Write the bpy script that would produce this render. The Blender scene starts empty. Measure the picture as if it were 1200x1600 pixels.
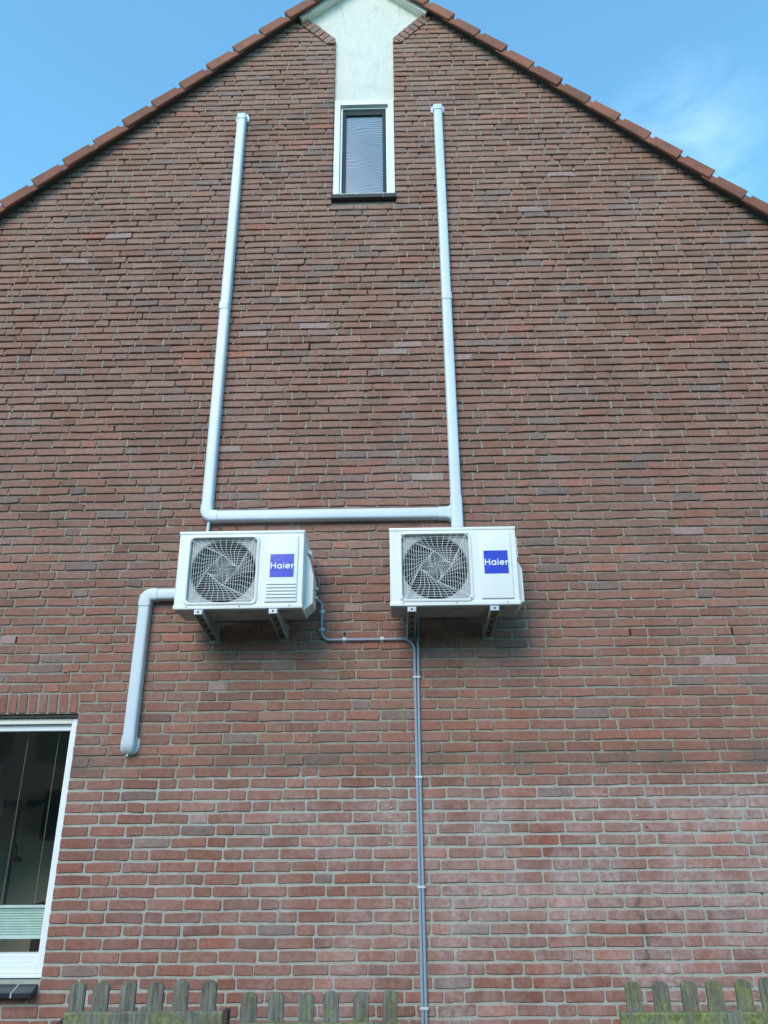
import bpy, bmesh, math, random
from mathutils import Vector, Matrix
import numpy as np
random.seed(7)
R = math.radians
sc = bpy.context.scene
C = sc.collection

# ------------------------------------------------------------------ camera
F = 1155.0                                   # focal length in photo pixels (1200 x 1600)
CAM = Vector((0.0, -4.72, 1.6))
TILT, YAW, ROLL = R(21.9), R(-1.1), R(-0.5)
fw = Vector((math.sin(YAW)*math.cos(TILT), math.cos(YAW)*math.cos(TILT), math.sin(TILT)))
rt0 = Vector((math.cos(YAW), -math.sin(YAW), 0)); up0 = rt0.cross(fw)
rt = rt0*math.cos(ROLL) + up0*math.sin(ROLL); up = -rt0*math.sin(ROLL) + up0*math.cos(ROLL)
cd = bpy.data.cameras.new('camera'); cam = bpy.data.objects.new('camera', cd); C.objects.link(cam)
cam.matrix_world = Matrix(((rt.x, up.x, -fw.x, CAM.x), (rt.y, up.y, -fw.y, CAM.y), (rt.z, up.z, -fw.z, CAM.z), (0, 0, 0, 1)))
cd.sensor_fit = 'VERTICAL'; cd.sensor_height = 24.0; cd.lens = F/1600*24.0
cd.clip_start = 0.05; cd.clip_end = 3000
sc.camera = cam

def W(px, py, Y=0.0):
    """photo pixel -> point on the vertical plane y = Y (the wall face is y = 0)"""
    d = rt*((px-600)/F) + up*((800-py)/F) + fw
    return CAM + d*((Y-CAM.y)/d.y)
def proj(p):
    d = Vector(p)-CAM; z = d.dot(fw)
    return 600+F*d.dot(rt)/z, 800-F*d.dot(up)/z

# ------------------------------------------------------------------ sky and sun
SUN_EL, SUN_AZ = R(34), R(20)                # veiled sun behind the camera, high and to the left: soft light without hard shadows
sdir = Vector((-math.sin(SUN_AZ)*math.cos(SUN_EL), -math.cos(SUN_AZ)*math.cos(SUN_EL), math.sin(SUN_EL)))
wd = bpy.data.worlds.new('World'); sc.world = wd; wd.use_nodes = True
nt = wd.node_tree; nt.nodes.clear()
def wn(t, **kw):
    n = nt.nodes.new(t)
    for k, v in kw.items(): setattr(n, k, v)
    return n
sky = wn('ShaderNodeTexSky', sky_type='NISHITA', sun_disc=False)
sky.sun_elevation = SUN_EL; sky.sun_rotation = math.atan2(sdir.x, sdir.y)
sky.air_density = 1.0; sky.dust_density = 0.0; sky.ozone_density = 1.6
tc = wn('ShaderNodeTexCoord'); mp = wn('ShaderNodeMapping'); mp.inputs['Scale'].default_value = (1.4, 1.4, 4.0); mp.inputs['Location'].default_value = (2.3, 1.1, 0.7)
nz = wn('ShaderNodeTexNoise'); nz.inputs['Scale'].default_value = 5.5; nz.inputs['Detail'].default_value = 7; nz.inputs['Roughness'].default_value = .62; nz.inputs['Distortion'].default_value = .5
rp = wn('ShaderNodeValToRGB'); rp.color_ramp.elements[0].position = .38; rp.color_ramp.elements[1].position = .80; rp.color_ramp.elements[1].color = (.17, .17, .17, 1)
mx = wn('ShaderNodeMix', data_type='RGBA'); mx.inputs['B'].default_value = (4.6, 5.6, 6.2, 1)
bg = wn('ShaderNodeBackground'); bg.inputs['Strength'].default_value = 0.15
tn = wn('ShaderNodeMix', data_type='RGBA', blend_type='MULTIPLY'); tn.inputs['Factor'].default_value = 1; tn.inputs['B'].default_value = (.65, 1.05, 1.0, 1)   # the phone's white balance
wo = wn('ShaderNodeOutputWorld')
nt.links.new(tc.outputs['Generated'], mp.inputs['Vector']); nt.links.new(mp.outputs['Vector'], nz.inputs['Vector'])
cdir = (rt*((1070-600)/F)+up*((800-225)/F)+fw).normalized()       # one thin wisp low over the right verge
dp = wn('ShaderNodeVectorMath', operation='DOT_PRODUCT'); dp.inputs[1].default_value = cdir; nt.links.new(tc.outputs['Generated'], dp.inputs[0])
cm = wn('ShaderNodeMapRange'); cm.inputs['From Min'].default_value = math.cos(R(6)); cm.inputs['From Max'].default_value = math.cos(R(2)); cm.clamp = True; nt.links.new(dp.outputs['Value'], cm.inputs['Value'])
ml = wn('ShaderNodeMath', operation='MULTIPLY'); nt.links.new(cm.outputs['Result'], ml.inputs[1]); nt.links.new(rp.outputs['Color'], ml.inputs[0])
nt.links.new(nz.outputs['Fac'], rp.inputs['Fac']); nt.links.new(ml.outputs[0], mx.inputs['Factor'])
nt.links.new(sky.outputs['Color'], tn.inputs['A']); nt.links.new(tn.outputs['Result'], mx.inputs['A']); nt.links.new(mx.outputs['Result'], bg.inputs['Color'])
nt.links.new(bg.outputs['Background'], wo.inputs['Surface'])
sl = bpy.data.lights.new('sun', 'SUN'); sl.energy = 1.0; sl.angle = R(30); sl.color = (1, .86, .71)
so = bpy.data.objects.new('sun', sl); C.objects.link(so); so.rotation_euler = sdir.to_track_quat('Z', 'Y').to_euler(); so.location = (-20, -22, 25)
vs = sc.view_settings; vs.view_transform = 'Standard'; vs.look = 'None'; vs.gamma = 1; vs.use_curve_mapping = False
vs.exposure = 1.50

# ------------------------------------------------------------------ materials
MATS = {}
def nodes(name):
    m = bpy.data.materials.new(name); m.use_nodes = True; MATS[name] = m
    t = m.node_tree; b = t.nodes['Principled BSDF']
    def N(ty, inp=None, **kw):
        n = t.nodes.new(ty)
        for k, v in kw.items(): setattr(n, k, v)
        for k, v in (inp or {}).items():
            if hasattr(v, 'is_linked'): t.links.new(v, n.inputs[k])
            else: n.inputs[k].default_value = v
        return n
    def noise(scale, detail=4, rough=.55, vec=None, dist=0):
        n = N('ShaderNodeTexNoise', {'Scale': scale, 'Detail': detail, 'Roughness': rough, 'Distortion': dist})
        if vec is not None: t.links.new(vec, n.inputs['Vector'])
        return n.outputs['Fac']
    def ramp(fac, p0, p1, v0=0., v1=1.):
        n = N('ShaderNodeMapRange', {'Value': fac, 'From Min': p0, 'From Max': p1, 'To Min': v0, 'To Max': v1}); n.clamp = True
        return n.outputs['Result']
    def mix(fac, a, b_, blend='MIX'):
        n = N('ShaderNodeMix', data_type='RGBA', blend_type=blend)
        for k, v in (('Factor', fac), ('A', a), ('B', b_)):
            if hasattr(v, 'is_linked'): t.links.new(v, n.inputs[k])
            else: n.inputs[k].default_value = v if k == 'Factor' else (*v[:3], 1)
        return n.outputs['Result']
    def math_(op, a, b_=0.):
        n = N('ShaderNodeMath', operation=op)
        for i, v in ((0, a), (1, b_)):
            if hasattr(v, 'is_linked'): t.links.new(v, n.inputs[i])
            else: n.inputs[i].default_value = v
        return n.outputs[0]
    def bump(h, strength, dist):
        n = N('ShaderNodeBump', {'Height': h, 'Strength': strength, 'Distance': dist}); t.links.new(n.outputs[0], b.inputs['Normal'])
    def setv(k, v):
        if hasattr(v, 'is_linked'): t.links.new(v, b.inputs[k])
        else: b.inputs[k].default_value = v
    pos = N('ShaderNodeNewGeometry').outputs['Position']
    return m, N, noise, ramp, mix, math_, bump, setv, pos

def simple(name, col, rough=.5, var=.12, scale=6, metal=0, bumpd=0, spec=.5, dirt=None, dscale=3):
    m, N, noise, ramp, mix, math_, bump, setv, pos = nodes(name)
    n1 = noise(scale, 5, .6, pos)
    lo = tuple(c*(1-var) for c in col); hi = tuple(min(1, c*(1+var)) for c in col)
    c = mix(ramp(n1, .3, .7), lo, hi)
    if dirt: c = mix(ramp(noise(dscale, 6, .65, pos), .52, .78, 0, .75), c, dirt)
    setv('Base Color', c); setv('Roughness', rough); setv('Metallic', metal); setv('Specular IOR Level', spec)
    if bumpd: bump(noise(scale*18, 3, .6, pos), .6, bumpd)
    return m

def brick_material():
    m, N, noise, ramp, mix, math_, bump, setv, pos = nodes('brick')
    tint = N('ShaderNodeAttribute', attribute_name='tint').outputs['Color']
    sx = N('ShaderNodeSeparateXYZ'); m.node_tree.links.new(pos, sx.inputs[0])
    n1 = noise(38, 5, .65, pos); n2 = noise(9, 4, .6, pos); n3 = noise(170, 3, .7, pos)
    c = mix(ramp(n1, .3, .72, 0, 1), mix(1, tint, (.76, .77, .80), 'MULTIPLY'), mix(1, tint, (1.22, 1.20, 1.18), 'MULTIPLY'))
    c = mix(ramp(n3, .55, .8, 0, .5), c, mix(1, c, (.55, .55, .57), 'MULTIPLY'))
    # grime film, stronger high on the weathered gable
    hi = ramp(sx.outputs['Z'], 1.5, 6.5, .05, .5)
    c = mix(math_('MULTIPLY', hi, ramp(n2, .35, .7)), c, (.225, .130, .100))
    # lime bloom: patches in the repointed lower courses, more to the right
    n4 = noise(2.3, 6, .68, pos); n5 = noise(26, 5, .75, pos)
    low = math_('MULTIPLY', ramp(sx.outputs['Z'], 1.80, 1.62), ramp(sx.outputs['X'], -1.4, .3, .1, 1))
    mask = math_('MULTIPLY', math_('MULTIPLY', ramp(n4, .36, .66), ramp(n5, .32, .80)), math_('ADD', math_('MULTIPLY', low, .62), .34))
    mask = math_('ADD', mask, math_('MULTIPLY', low, ramp(n4, .40, .66, .0, .13)))
    c = mix(mask, c, (.53, .45, .43))
    # dark soot band and runs
    band = math_('MULTIPLY', ramp(sx.outputs['Z'], 1.80, 1.84), ramp(sx.outputs['Z'], 1.99, 1.90))
    c = mix(math_('MULTIPLY', band, ramp(noise(1.7, 4, .6, pos), .40, .62, 0, .6)), c, (.13, .112, .09))
    # broad soot patches on the weathered gable
    soot = math_('MULTIPLY', ramp(noise(.8, 5, .62, pos, .4), .50, .68, 0, .28), ramp(sx.outputs['Z'], 2.0, 3.0))
    c = mix(soot, c, mix(1, c, (.62, .66, .70), 'MULTIPLY'))
    # dark water run below a fixing, right of the middle
    run = math_('ABSOLUTE', math_('ADD', math_('SUBTRACT', sx.outputs['X'], 1.32), ramp(noise(5, 3, .6, pos), .3, .7, -.05, .05)))
    run = math_('MULTIPLY', ramp(run, .030, .004), math_('MULTIPLY', ramp(sx.outputs['Z'], .72, .82), ramp(sx.outputs['Z'], 1.20, 1.10)))
    c = mix(math_('MULTIPLY', run, ramp(noise(60, 3, .6, pos), .35, .6, .2, .8)), c, (.07, .06, .052))
    # fine white lime specks
    v = N('ShaderNodeTexVoronoi', {'Vector': pos, 'Scale': 34.0}).outputs['Distance']
    sp = math_('MULTIPLY', ramp(v, .10, .04), ramp(noise(3.1, 3, .6, pos), .58, .66))
    c = mix(math_('MULTIPLY', sp, .8), c, (.62, .62, .58))
    setv('Base Color', c); setv('Roughness', .93); setv('Specular IOR Level', .25)
    h = math_('ADD', math_('MULTIPLY', noise(60, 5, .7, pos), 1.0), math_('MULTIPLY', noise(330, 3, .7, pos), .5))
    bump(h, .9, .0035)
    return m
def mortar_material():
    m, N, noise, ramp, mix, math_, bump, setv, pos = nodes('mortar')
    sx = N('ShaderNodeSeparateXYZ'); m.node_tree.links.new(pos, sx.inputs[0])
    zz = math_('ADD', sx.outputs['Z'], ramp(noise(1.4, 4, .6, pos), .3, .7, -.10, .10))
    up_ = ramp(zz, 1.74, 1.86)
    far = ramp(zz, 2.0, 5.0)
    n1 = noise(30, 5, .7, pos); n2 = noise(230, 4, .75, pos)
    low = mix(ramp(n1, .3, .7), (.36, .365, .315), (.48, .485, .425))
    mid = mix(ramp(n1, .3, .7), (.26, .245, .195), (.38, .365, .295))
    top = mix(ramp(n1, .3, .7), (.27, .235, .19), (.40, .36, .30))
    c = mix(up_, low, mix(far, mid, top))
    c = mix(ramp(n2, .52, .72, 0, .6), c, mix(1, c, (.5, .5, .48), 'MULTIPLY'))
    c = mix(math_('MULTIPLY', ramp(noise(60, 3, .6, pos), .66, .74), .6), c, (.50, .49, .44))
    band = math_('MULTIPLY', ramp(sx.outputs['Z'], 1.80, 1.84), ramp(sx.outputs['Z'], 1.98, 1.90))
    c = mix(math_('MULTIPLY', band, ramp(noise(1.7, 4, .6, pos), .40, .62, 0, .8)), c, (.085, .08, .066))
    setv('Base Color', c); setv('Roughness', .96); setv('Specular IOR Level', .15)
    bump(math_('ADD', noise(110, 5, .75, pos), math_('MULTIPLY', n2, .6)), 1.0, .006)
    return m
def wood_material():
    m, N, noise, ramp, mix, math_, bump, setv, pos = nodes('weathered_wood')
    mpg = N('ShaderNodeMapping', {'Vector': pos, 'Scale': (60., 60., 3.5)}).outputs[0]
    g = noise(1.6, 6, .65, mpg, .6)
    c = mix(ramp(g, .3, .68), (.05, .053, .046), (.25, .255, .215))
    c = mix(ramp(noise(6, 4, .6, pos), .45, .62, 0, .55), c, mix(ramp(g, .3, .7), (.055, .043, .030), (.19, .155, .11)))
    a = N('ShaderNodeAttribute', attribute_name='moss').outputs['Fac']
    gm = ramp(math_('ADD', noise(11, 5, .65, pos), math_('MULTIPLY', a, .20)), .60, .85)
    c = mix(gm, c, mix(ramp(noise(45, 3, .6, pos), .35, .65), (.10, .115, .04), (.25, .27, .10)))
    c = mix(ramp(noise(70, 4, .7, pos), .64, .76, 0, .7), c, (.30, .32, .28))
    c = mix(ramp(noise(27, 4, .7, pos), .62, .74, 0, .8), c, (.03, .032, .026))
    setv('Base Color', c); setv('Roughness', .9); setv('Specular IOR Level', .2)
    bump(g, .8, .004)
    return m
brick_material(); mortar_material(); wood_material()
simple('pvc_white', (.54, .60, .645), .38, .04, 2, dirt=(.46, .505, .53), dscale=2.6)
simple('shroud_grey', (.42, .43, .42), .5, .05, 4)
simple('ac_white', (.72, .73, .70), .42, .03, 3, dirt=(.62, .63, .59), dscale=4)
simple('ac_base', (.30, .32, .32), .45, .12, 5)
simple('galvanised', (.42, .45, .46), .45, .12, 9, metal=.35)
simple('galvanised_dark', (.13, .14, .14), .6, .2, 12, metal=.2)
simple('coil', (.018, .019, .02), .7, .2, 40)
simple('fan_plastic', (.022, .023, .025), .5, .1, 6)
simple('dark_plastic', (.02, .02, .022), .5, .1, 6)
simple('wire', (.70, .71, .69), .45, .03, 6)
simple('brass', (.55, .50, .40), .35, .08, 6, metal=.6)
simple('conduit_grey', (.26, .32, .38), .45, .05, 3)
simple('clip_white', (.48, .54, .58), .45, .04, 5)
simple('letter_white', (.80, .81, .82), .4, .01, 5)
simple('frame_white', (.76, .80, .82), .4, .03, 3, dirt=(.66, .68, .66), dscale=3)
simple('frame_cream', (.72, .70, .63), .5, .04, 3, dirt=(.60, .60, .52), dscale=4)
simple('sash_dark', (.022, .034, .038), .6, .1, 4, spec=.2)
simple('near_black', (.02, .02, .02), .6, .1, 6)
simple('sill_black', (.020, .024, .032), .28, .25, 14, bumpd=.001)
simple('sill_brick_dark', (.035, .032, .030), .7, .3, 20, bumpd=.002)
simple('joint_light', (.45, .46, .45), .9, .1, 30)
simple('hole_shade_black', (.006, .006, .006), .9, .2, 10)  # paints the dark inside open joints, drill holes and slots
simple('rust', (.055, .035, .028), .85, .35, 25, bumpd=.002)
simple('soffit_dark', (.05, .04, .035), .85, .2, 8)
simple('room_wall', (.72, .66, .50), .9, .05, 2)
simple('room_ceiling', (.45, .45, .42), .9, .04, 2)
simple('room_floor', (.12, .08, .05), .6, .2, 5)
simple('lamp_metal', (.05, .05, .045), .35, .1, 5, metal=.5)
simple('lamp_inside', (.45, .45, .42), .5, .05, 5)
simple('curtain', (.035, .035, .032), .9, .3, 15)
simple('picture_paper', (.13, .14, .14), .7, .3, 6)
simple('cabinet', (.045, .012, .010), .45, .3, 8)
simple('cord', (.45, .45, .40), .7, .05, 10)
simple('blind_rail', (.66, .74, .74), .5, .03, 5)
simple('leaf', (.05, .075, .035), .6, .3, 30)
simple('pot', (.25, .26, .25), .6, .1, 6)
simple('outer_wall', (.23, .12, .10), .9, .15, 8)
def special():
    # roof tile clay
    m, N, noise, ramp, mix, math_, bump, setv, pos = nodes('roof_tile')
    rnd = N('ShaderNodeObjectInfo').outputs['Random']
    n1 = noise(7, 6, .65, pos); n2 = noise(55, 4, .7, pos)
    c = mix(rnd, (.22, .083, .055), (.31, .115, .072))
    c = mix(ramp(n1, .44, .68, 0, .75), c, (.14, .072, .052))
    c = mix(ramp(n2, .55, .75, 0, .7), c, (.075, .06, .052))
    c = mix(ramp(noise(24, 4, .6, pos), .66, .74, 0, .6), c, (.42, .25, .17))
    setv('Base Color', c); setv('Roughness', .85); setv('Specular IOR Level', .25); bump(n2, .6, .003)
    # cream render with stains
    m, N, noise, ramp, mix, math_, bump, setv, pos = nodes('render_cream')
    st = N('ShaderNodeMapping', {'Vector': pos, 'Scale': (26., 26., 5.)}).outputs[0]
    n1 = noise(2.4, 6, .7, pos, 1.2); n2 = noise(1.0, 5, .6, st)
    sx = N('ShaderNodeSeparateXYZ'); m.node_tree.links.new(pos, sx.inputs[0])
    c = mix(ramp(n1, .35, .7), (.68, .645, .575), (.60, .575, .51))
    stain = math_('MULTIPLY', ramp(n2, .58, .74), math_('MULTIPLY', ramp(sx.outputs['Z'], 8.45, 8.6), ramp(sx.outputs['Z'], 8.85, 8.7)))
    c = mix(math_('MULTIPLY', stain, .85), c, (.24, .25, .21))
    c = mix(ramp(noise(9, 6, .7, pos, 1.5), .54, .70, 0, .42), c, (.46, .45, .40))
    c = mix(ramp(n2, .52, .75, 0, .35), c, (.40, .39, .34))
    setv('Base Color', c); setv('Roughness', .9); setv('Specular IOR Level', .2); bump(noise(14, 6, .7, pos, .8), .5, .006)
    # blue badge
    m, N, noise, ramp, mix, math_, bump, setv, pos = nodes('badge_blue')
    setv('Base Color', mix(ramp(noise(9, 2, .5, pos), .35, .65), (.012, .022, .42), (.020, .035, .50))); setv('Roughness', .22); setv('Specular IOR Level', .5)
    bump(noise(7, 2, .5, pos), .25, .01)
    # clear glass
    m, N, noise, ramp, mix, math_, bump, setv, pos = nodes('glass')
    t = m.node_tree; b = t.nodes['Principled BSDF']; t.nodes.remove(b)
    lwt = N('ShaderNodeLayerWeight', {'Blend': .5}); fr = N('ShaderNodeMath', {0: math_('MULTIPLY', math_('POWER', lwt.outputs['Facing'], 5.0), .92), 1: .06}, operation='ADD'); tr = N('ShaderNodeBsdfTransparent', {'Color': (.95, .97, .955, 1)}); gl = N('ShaderNodeBsdfGlossy', {'Roughness': .02, 'Color': (1, 1, 1, 1)})
    ms = N('ShaderNodeMixShader', {0: fr.outputs[0]}); t.links.new(tr.outputs[0], ms.inputs[1]); t.links.new(gl.outputs[0], ms.inputs[2])
    t.links.new(ms.outputs[0], t.nodes['Material Output'].inputs['Surface'])
    # attic pane behind an insect screen: moire and reflected sky painted into the colour
    m, N, noise, ramp, mix, math_, bump, setv, pos = nodes('screened_glass')
    wv = N('ShaderNodeTexWave', {'Vector': pos, 'Scale': 11.0, 'Distortion': 14.0, 'Detail': 1.5, 'Detail Scale': .45}, wave_type='BANDS', bands_direction='Z').outputs['Fac']
    wl = noise(3.0, 3, .6, pos)
    f = math_('MULTIPLY', ramp(wv, .2, .9), ramp(wl, .3, .65, .25, 1))
    setv('Base Color', mix(f, (.07, .125, .19), (.20, .275, .35))); setv('Roughness', .25); setv('Specular IOR Level', .6)
    # pleated blind
    m, N, noise, ramp, mix, math_, bump, setv, pos = nodes('blind_fabric')
    setv('Base Color', mix(ramp(noise(20, 4, .6, pos), .3, .7), (.50, .62, .58), (.58, .70, .65))); setv('Roughness', .8)
    # ground
    m, N, noise, ramp, mix, math_, bump, setv, pos = nodes('ground')
    c = mix(ramp(noise(1.2, 6, .65, pos), .35, .65), (.06, .058, .045), (.10, .095, .08))
    c = mix(ramp(noise(.35, 5, .6, pos), .48, .58), c, mix(ramp(noise(25, 4, .6, pos), .3, .7), (.045, .075, .025), (.09, .12, .04)))
    setv('Base Color', c); setv('Roughness', .95); bump(noise(40, 5, .7, pos), .6, .01)
special()

# ------------------------------------------------------------------ mesh helpers
WL = {}                                        # world location of every parent object
class MB:
    def __init__(s): s.v = []; s.f = []; s.c = []; s.cur = None
    def add(s, verts, faces):
        o = len(s.v); s.v += [tuple(v) for v in verts]; s.f += [tuple(i+o for i in f) for f in faces]
        if s.cur is not None: s.c += [s.cur]*len(verts)
    def box(s, x0, x1, y0, y1, z0, z1):
        s.add([(x, y, z) for z in (z0, z1) for y in (y0, y1) for x in (x0, x1)],
              [(0, 2, 3, 1), (4, 5, 7, 6), (0, 1, 5, 4), (2, 6, 7, 3), (0, 4, 6, 2), (1, 3, 7, 5)])
    def bbox(s, x0, x1, y0, y1, z0, z1, b=.004, seg=2):
        bm = bmesh.new(); bmesh.ops.create_cube(bm, size=1)
        for v in bm.verts: v.co = Vector(((x0+x1)/2+v.co.x*(x1-x0), (y0+y1)/2+v.co.y*(y1-y0), (z0+z1)/2+v.co.z*(z1-z0)))
        bmesh.ops.bevel(bm, geom=bm.edges[:], offset=b, segments=seg, affect='EDGES', profile=.6)
        bm.verts.index_update()
        s.add([v.co[:] for v in bm.verts], [[v.index for v in f.verts] for f in bm.faces]); bm.free()
    def prism(s, poly, axis, a, b):
        """poly of 2-D points extruded along axis from a to b"""
        n = len(poly)
        def P(u, v, w): return {'x': (w, u, v), 'y': (u, w, v), 'z': (u, v, w)}[axis]
        s.add([P(u, v, a) for u, v in poly]+[P(u, v, b) for u, v in poly],
              [tuple(range(n)), tuple(range(2*n-1, n-1, -1))]+[(i, i+n, (i+1) % n+n, (i+1) % n) for i in range(n)])
    def loft(s, rings, closed=True, caps=True):
        n = len(rings[0]); vs = [p for r in rings for p in r]; fs = []
        for k in range(len(rings)-1):
            for i in range(n if closed else n-1):
                j = (i+1) % n; fs.append((k*n+i, k*n+j, (k+1)*n+j, (k+1)*n+i))
        if caps: fs += [tuple(range(n-1, -1, -1)), tuple((len(rings)-1)*n+i for i in range(n))]
        s.add(vs, fs)
    def tube(s, pts, r, n=8, caps=True):
        pts = [Vector(p) for p in pts]; rings = []; ref = None
        for i, p in enumerate(pts):
            t = (pts[min(i+1, len(pts)-1)]-pts[max(i-1, 0)]).normalized()
            if ref is None: ref = Vector((0, 0, 1)) if abs(t.z) < .9 else Vector((0, 1, 0))
            a = (ref-t*ref.dot(t)).normalized(); ref = a; b = t.cross(a)
            rr = r[i] if isinstance(r, (list, tuple)) else r
            rings.append([p+a*rr*math.cos(2*math.pi*k/n)+b*rr*math.sin(2*math.pi*k/n) for k in range(n)])
        s.loft(rings, True, caps)
    def build(s, name, mat, parent=None, smooth=False, attr=None, **props):
        me = bpy.data.meshes.new(name); me.from_pydata(s.v, [], s.f)
        bm = bmesh.new(); bm.from_mesh(me)
        if not attr: bmesh.ops.recalc_face_normals(bm, faces=bm.faces)
        bm.to_mesh(me); bm.free()
        if attr:
            if attr[1] == 'C':
                a = me.attributes.new(attr[0], 'FLOAT_COLOR', 'POINT'); a.data.foreach_set('color', np.array([(*c, 1) for c in s.c], 'f').ravel())
            else:
                a = me.attributes.new(attr[0], 'FLOAT', 'POINT'); a.data.foreach_set('value', np.array(s.c, 'f'))
        me.materials.append(MATS[mat])
        if smooth: me.shade_smooth(); me.set_sharp_from_angle(angle=R(40))
        o = bpy.data.objects.new(name, me); C.objects.link(o); attach(o, parent)
        for k, v in props.items(): o[k] = v
        return o
def attach(o, parent):
    if parent is not None:
        o.parent = parent; o.matrix_parent_inverse = Matrix.Translation(-WL.get(parent.name, Vector()))
def thing(name, loc, label, cat, group=None):
    o = bpy.data.objects.new(name, None); C.objects.link(o); o.location = loc; o.empty_display_size = .1
    WL[o.name] = Vector(loc); o['label'] = label; o['category'] = cat
    if group: o['group'] = group
    return o
def sub(name, parent):                          # an empty part that only groups sub-parts
    o = bpy.data.objects.new(name, None); C.objects.link(o); attach(o, parent); o.empty_display_size = .1
    return o

# ------------------------------------------------------------------ ground
g = MB(); g.add([(-600, -600, 0), (600, -600, 0), (600, 600, 0), (-600, 600, 0)], [(0, 1, 2, 3)])
g.build('ground', 'ground', kind='structure')

# ------------------------------------------------------------------ the house
AX, AZ, SL = -.225, 9.217, .974                 # apex of the verge line and the roof slope
def roof(x): return AZ - SL*abs(x-AX)
X0, X1 = -4.85, 4.40                            # gable edges
house = thing('brick_house', (AX, 0, 0), 'red brick gable wall of a house with tiled verge and narrow attic window', 'house')

LW = (-3.75, -2.016, .735, 2.172)               # lower window opening
SW = (-.503, .030, 6.300, 8.250)                # attic slot opening (window + rendered panel)
VL = ((-.503, 8.250), (-.835, 8.605)); VR = ((.030, 8.240), (.345, 8.590))   # funnel edges

def seg_side(p, a, b): return (b[0]-a[0])*(p[1]-a[1])-(b[1]-a[1])*(p[0]-a[0])
def in_funnel(x, z, off=0.):
    """inside the rendered funnel (grown by off) above the slot"""
    if z < SW[3]-off*.4: return False
    dl = seg_side((x, z), VL[0], VL[1])/math.dist(*VL); dr = seg_side((x, z), VR[0], VR[1])/math.dist(*VR)
    return dl < off and dr > -off
def solid(x, z):
    if z > roof(x)-.035: return False
    if LW[0] < x < LW[1] and LW[2] < z < LW[3]: return False
    if SW[0] < x < SW[1] and SW[2] < z < SW[3]: return False
    if in_funnel(x, z, .03): return False
    return True

# mortar bed: a sheet of joints with uneven depth, with reveals at the openings
def spaced(a, b, step):
    n = max(1, round((b-a)/step)); return [a+(b-a)*i/n for i in range(n)]
xs = []
for a, b in zip((X0, LW[0], LW[1], SW[0], SW[1]), (LW[0], LW[1], SW[0], SW[1], X1)): xs += spaced(a, b, .045)
xs.append(X1)
zs = []
for a, b in zip((0, LW[2], LW[3], SW[2], SW[3]), (LW[2], LW[3], SW[2], SW[3], 9.3)): zs += spaced(a, b, .045)
zs.append(9.3)
rng = random.Random(3)
def mdepth(x, z):
    base = .0064 + .0175*min(1, max(0, (z-2.4)/3.4))
    return base + rng.uniform(-.0012, .0016)
mb = MB(); idx = {}
keep = [[solid((xs[i]+xs[i+1])/2, (zs[j]+zs[j+1])/2) for j in range(len(zs)-1)] for i in range(len(xs)-1)]
def vid(i, j, back=False):
    k = (i, j, back)
    if k not in idx:
        idx[k] = len(mb.v); mb.v.append((xs[i], .13 if back else mdepth(xs[i], zs[j]), zs[j]))
    return idx[k]
for i in range(len(xs)-1):
    for j in range(len(zs)-1):
        if not keep[i][j]: continue
        mb.f.append((vid(i, j), vid(i+1, j), vid(i+1, j+1), vid(i, j+1)))
        for (di, dj, a, b) in ((-1, 0, (i, j), (i, j+1)), (1, 0, (i+1, j), (i+1, j+1)), (0, -1, (i, j), (i+1, j)), (0, 1, (i, j+1), (i+1, j+1))):
            ii, jj = i+di, j+dj
            if not (0 <= ii < len(xs)-1 and 0 <= jj < len(zs)-1 and keep[ii][jj]):
                mb.f.append((vid(*a), vid(*b), vid(*b, True), vid(*a, True)))
wall = mb.build('wall', 'mortar', house, label='brick gable wall with grey mortar joints')

# bricks ------------------------------------------------------------
def clip(poly, a, b, c):
    """keep points with a*x+b*z <= c"""
    out = []
    for i in range(len(poly)):
        p, q = poly[i], poly[(i+1) % len(poly)]
        dp, dq = a*p[0]+b*p[1]-c, a*q[0]+b*q[1]-c
        if dp <= 0: out.append(p)
        if (dp < 0 < dq) or (dq < 0 < dp):
            t = dp/(dp-dq); out.append((p[0]+(q[0]-p[0])*t, p[1]+(q[1]-p[1])*t))
    return out
br = random.Random(11)
def tint(z, x):
    h = min(1, max(0, (z-1.2)/4.5)); r = br.random()
    red = (.256, .108, .075); brown = (.282, .145, .100)
    c = [red[i]*(1-h)+brown[i]*h for i in range(3)]
    k = br.gauss(1, .07); c = [v*k for v in c]
    w = br.gauss(0, .035); c = [c[0]*(1+w), c[1]*(1-w*.5), c[2]*(1-w)]
    if r < .018: c = [.36*k, .140*k, .095*k]                   # bright orange-red stock
    elif r < .045+.05*h: c = [.215*k, .140*k, .112*k]     # blue-grey overburnt
    elif r < .13+.06*h: c = [c[0]*1.06, c[1]*1.16, c[2]*1.18]
    elif r < .146+.06*h and r > .14+.06*h: c = [.36, .235, .205]        # whitened
    elif r < .25+.06*h: c = [v*.83 for v in c]
    return tuple(min(.8, max(.02, v)) for v in c)
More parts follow.
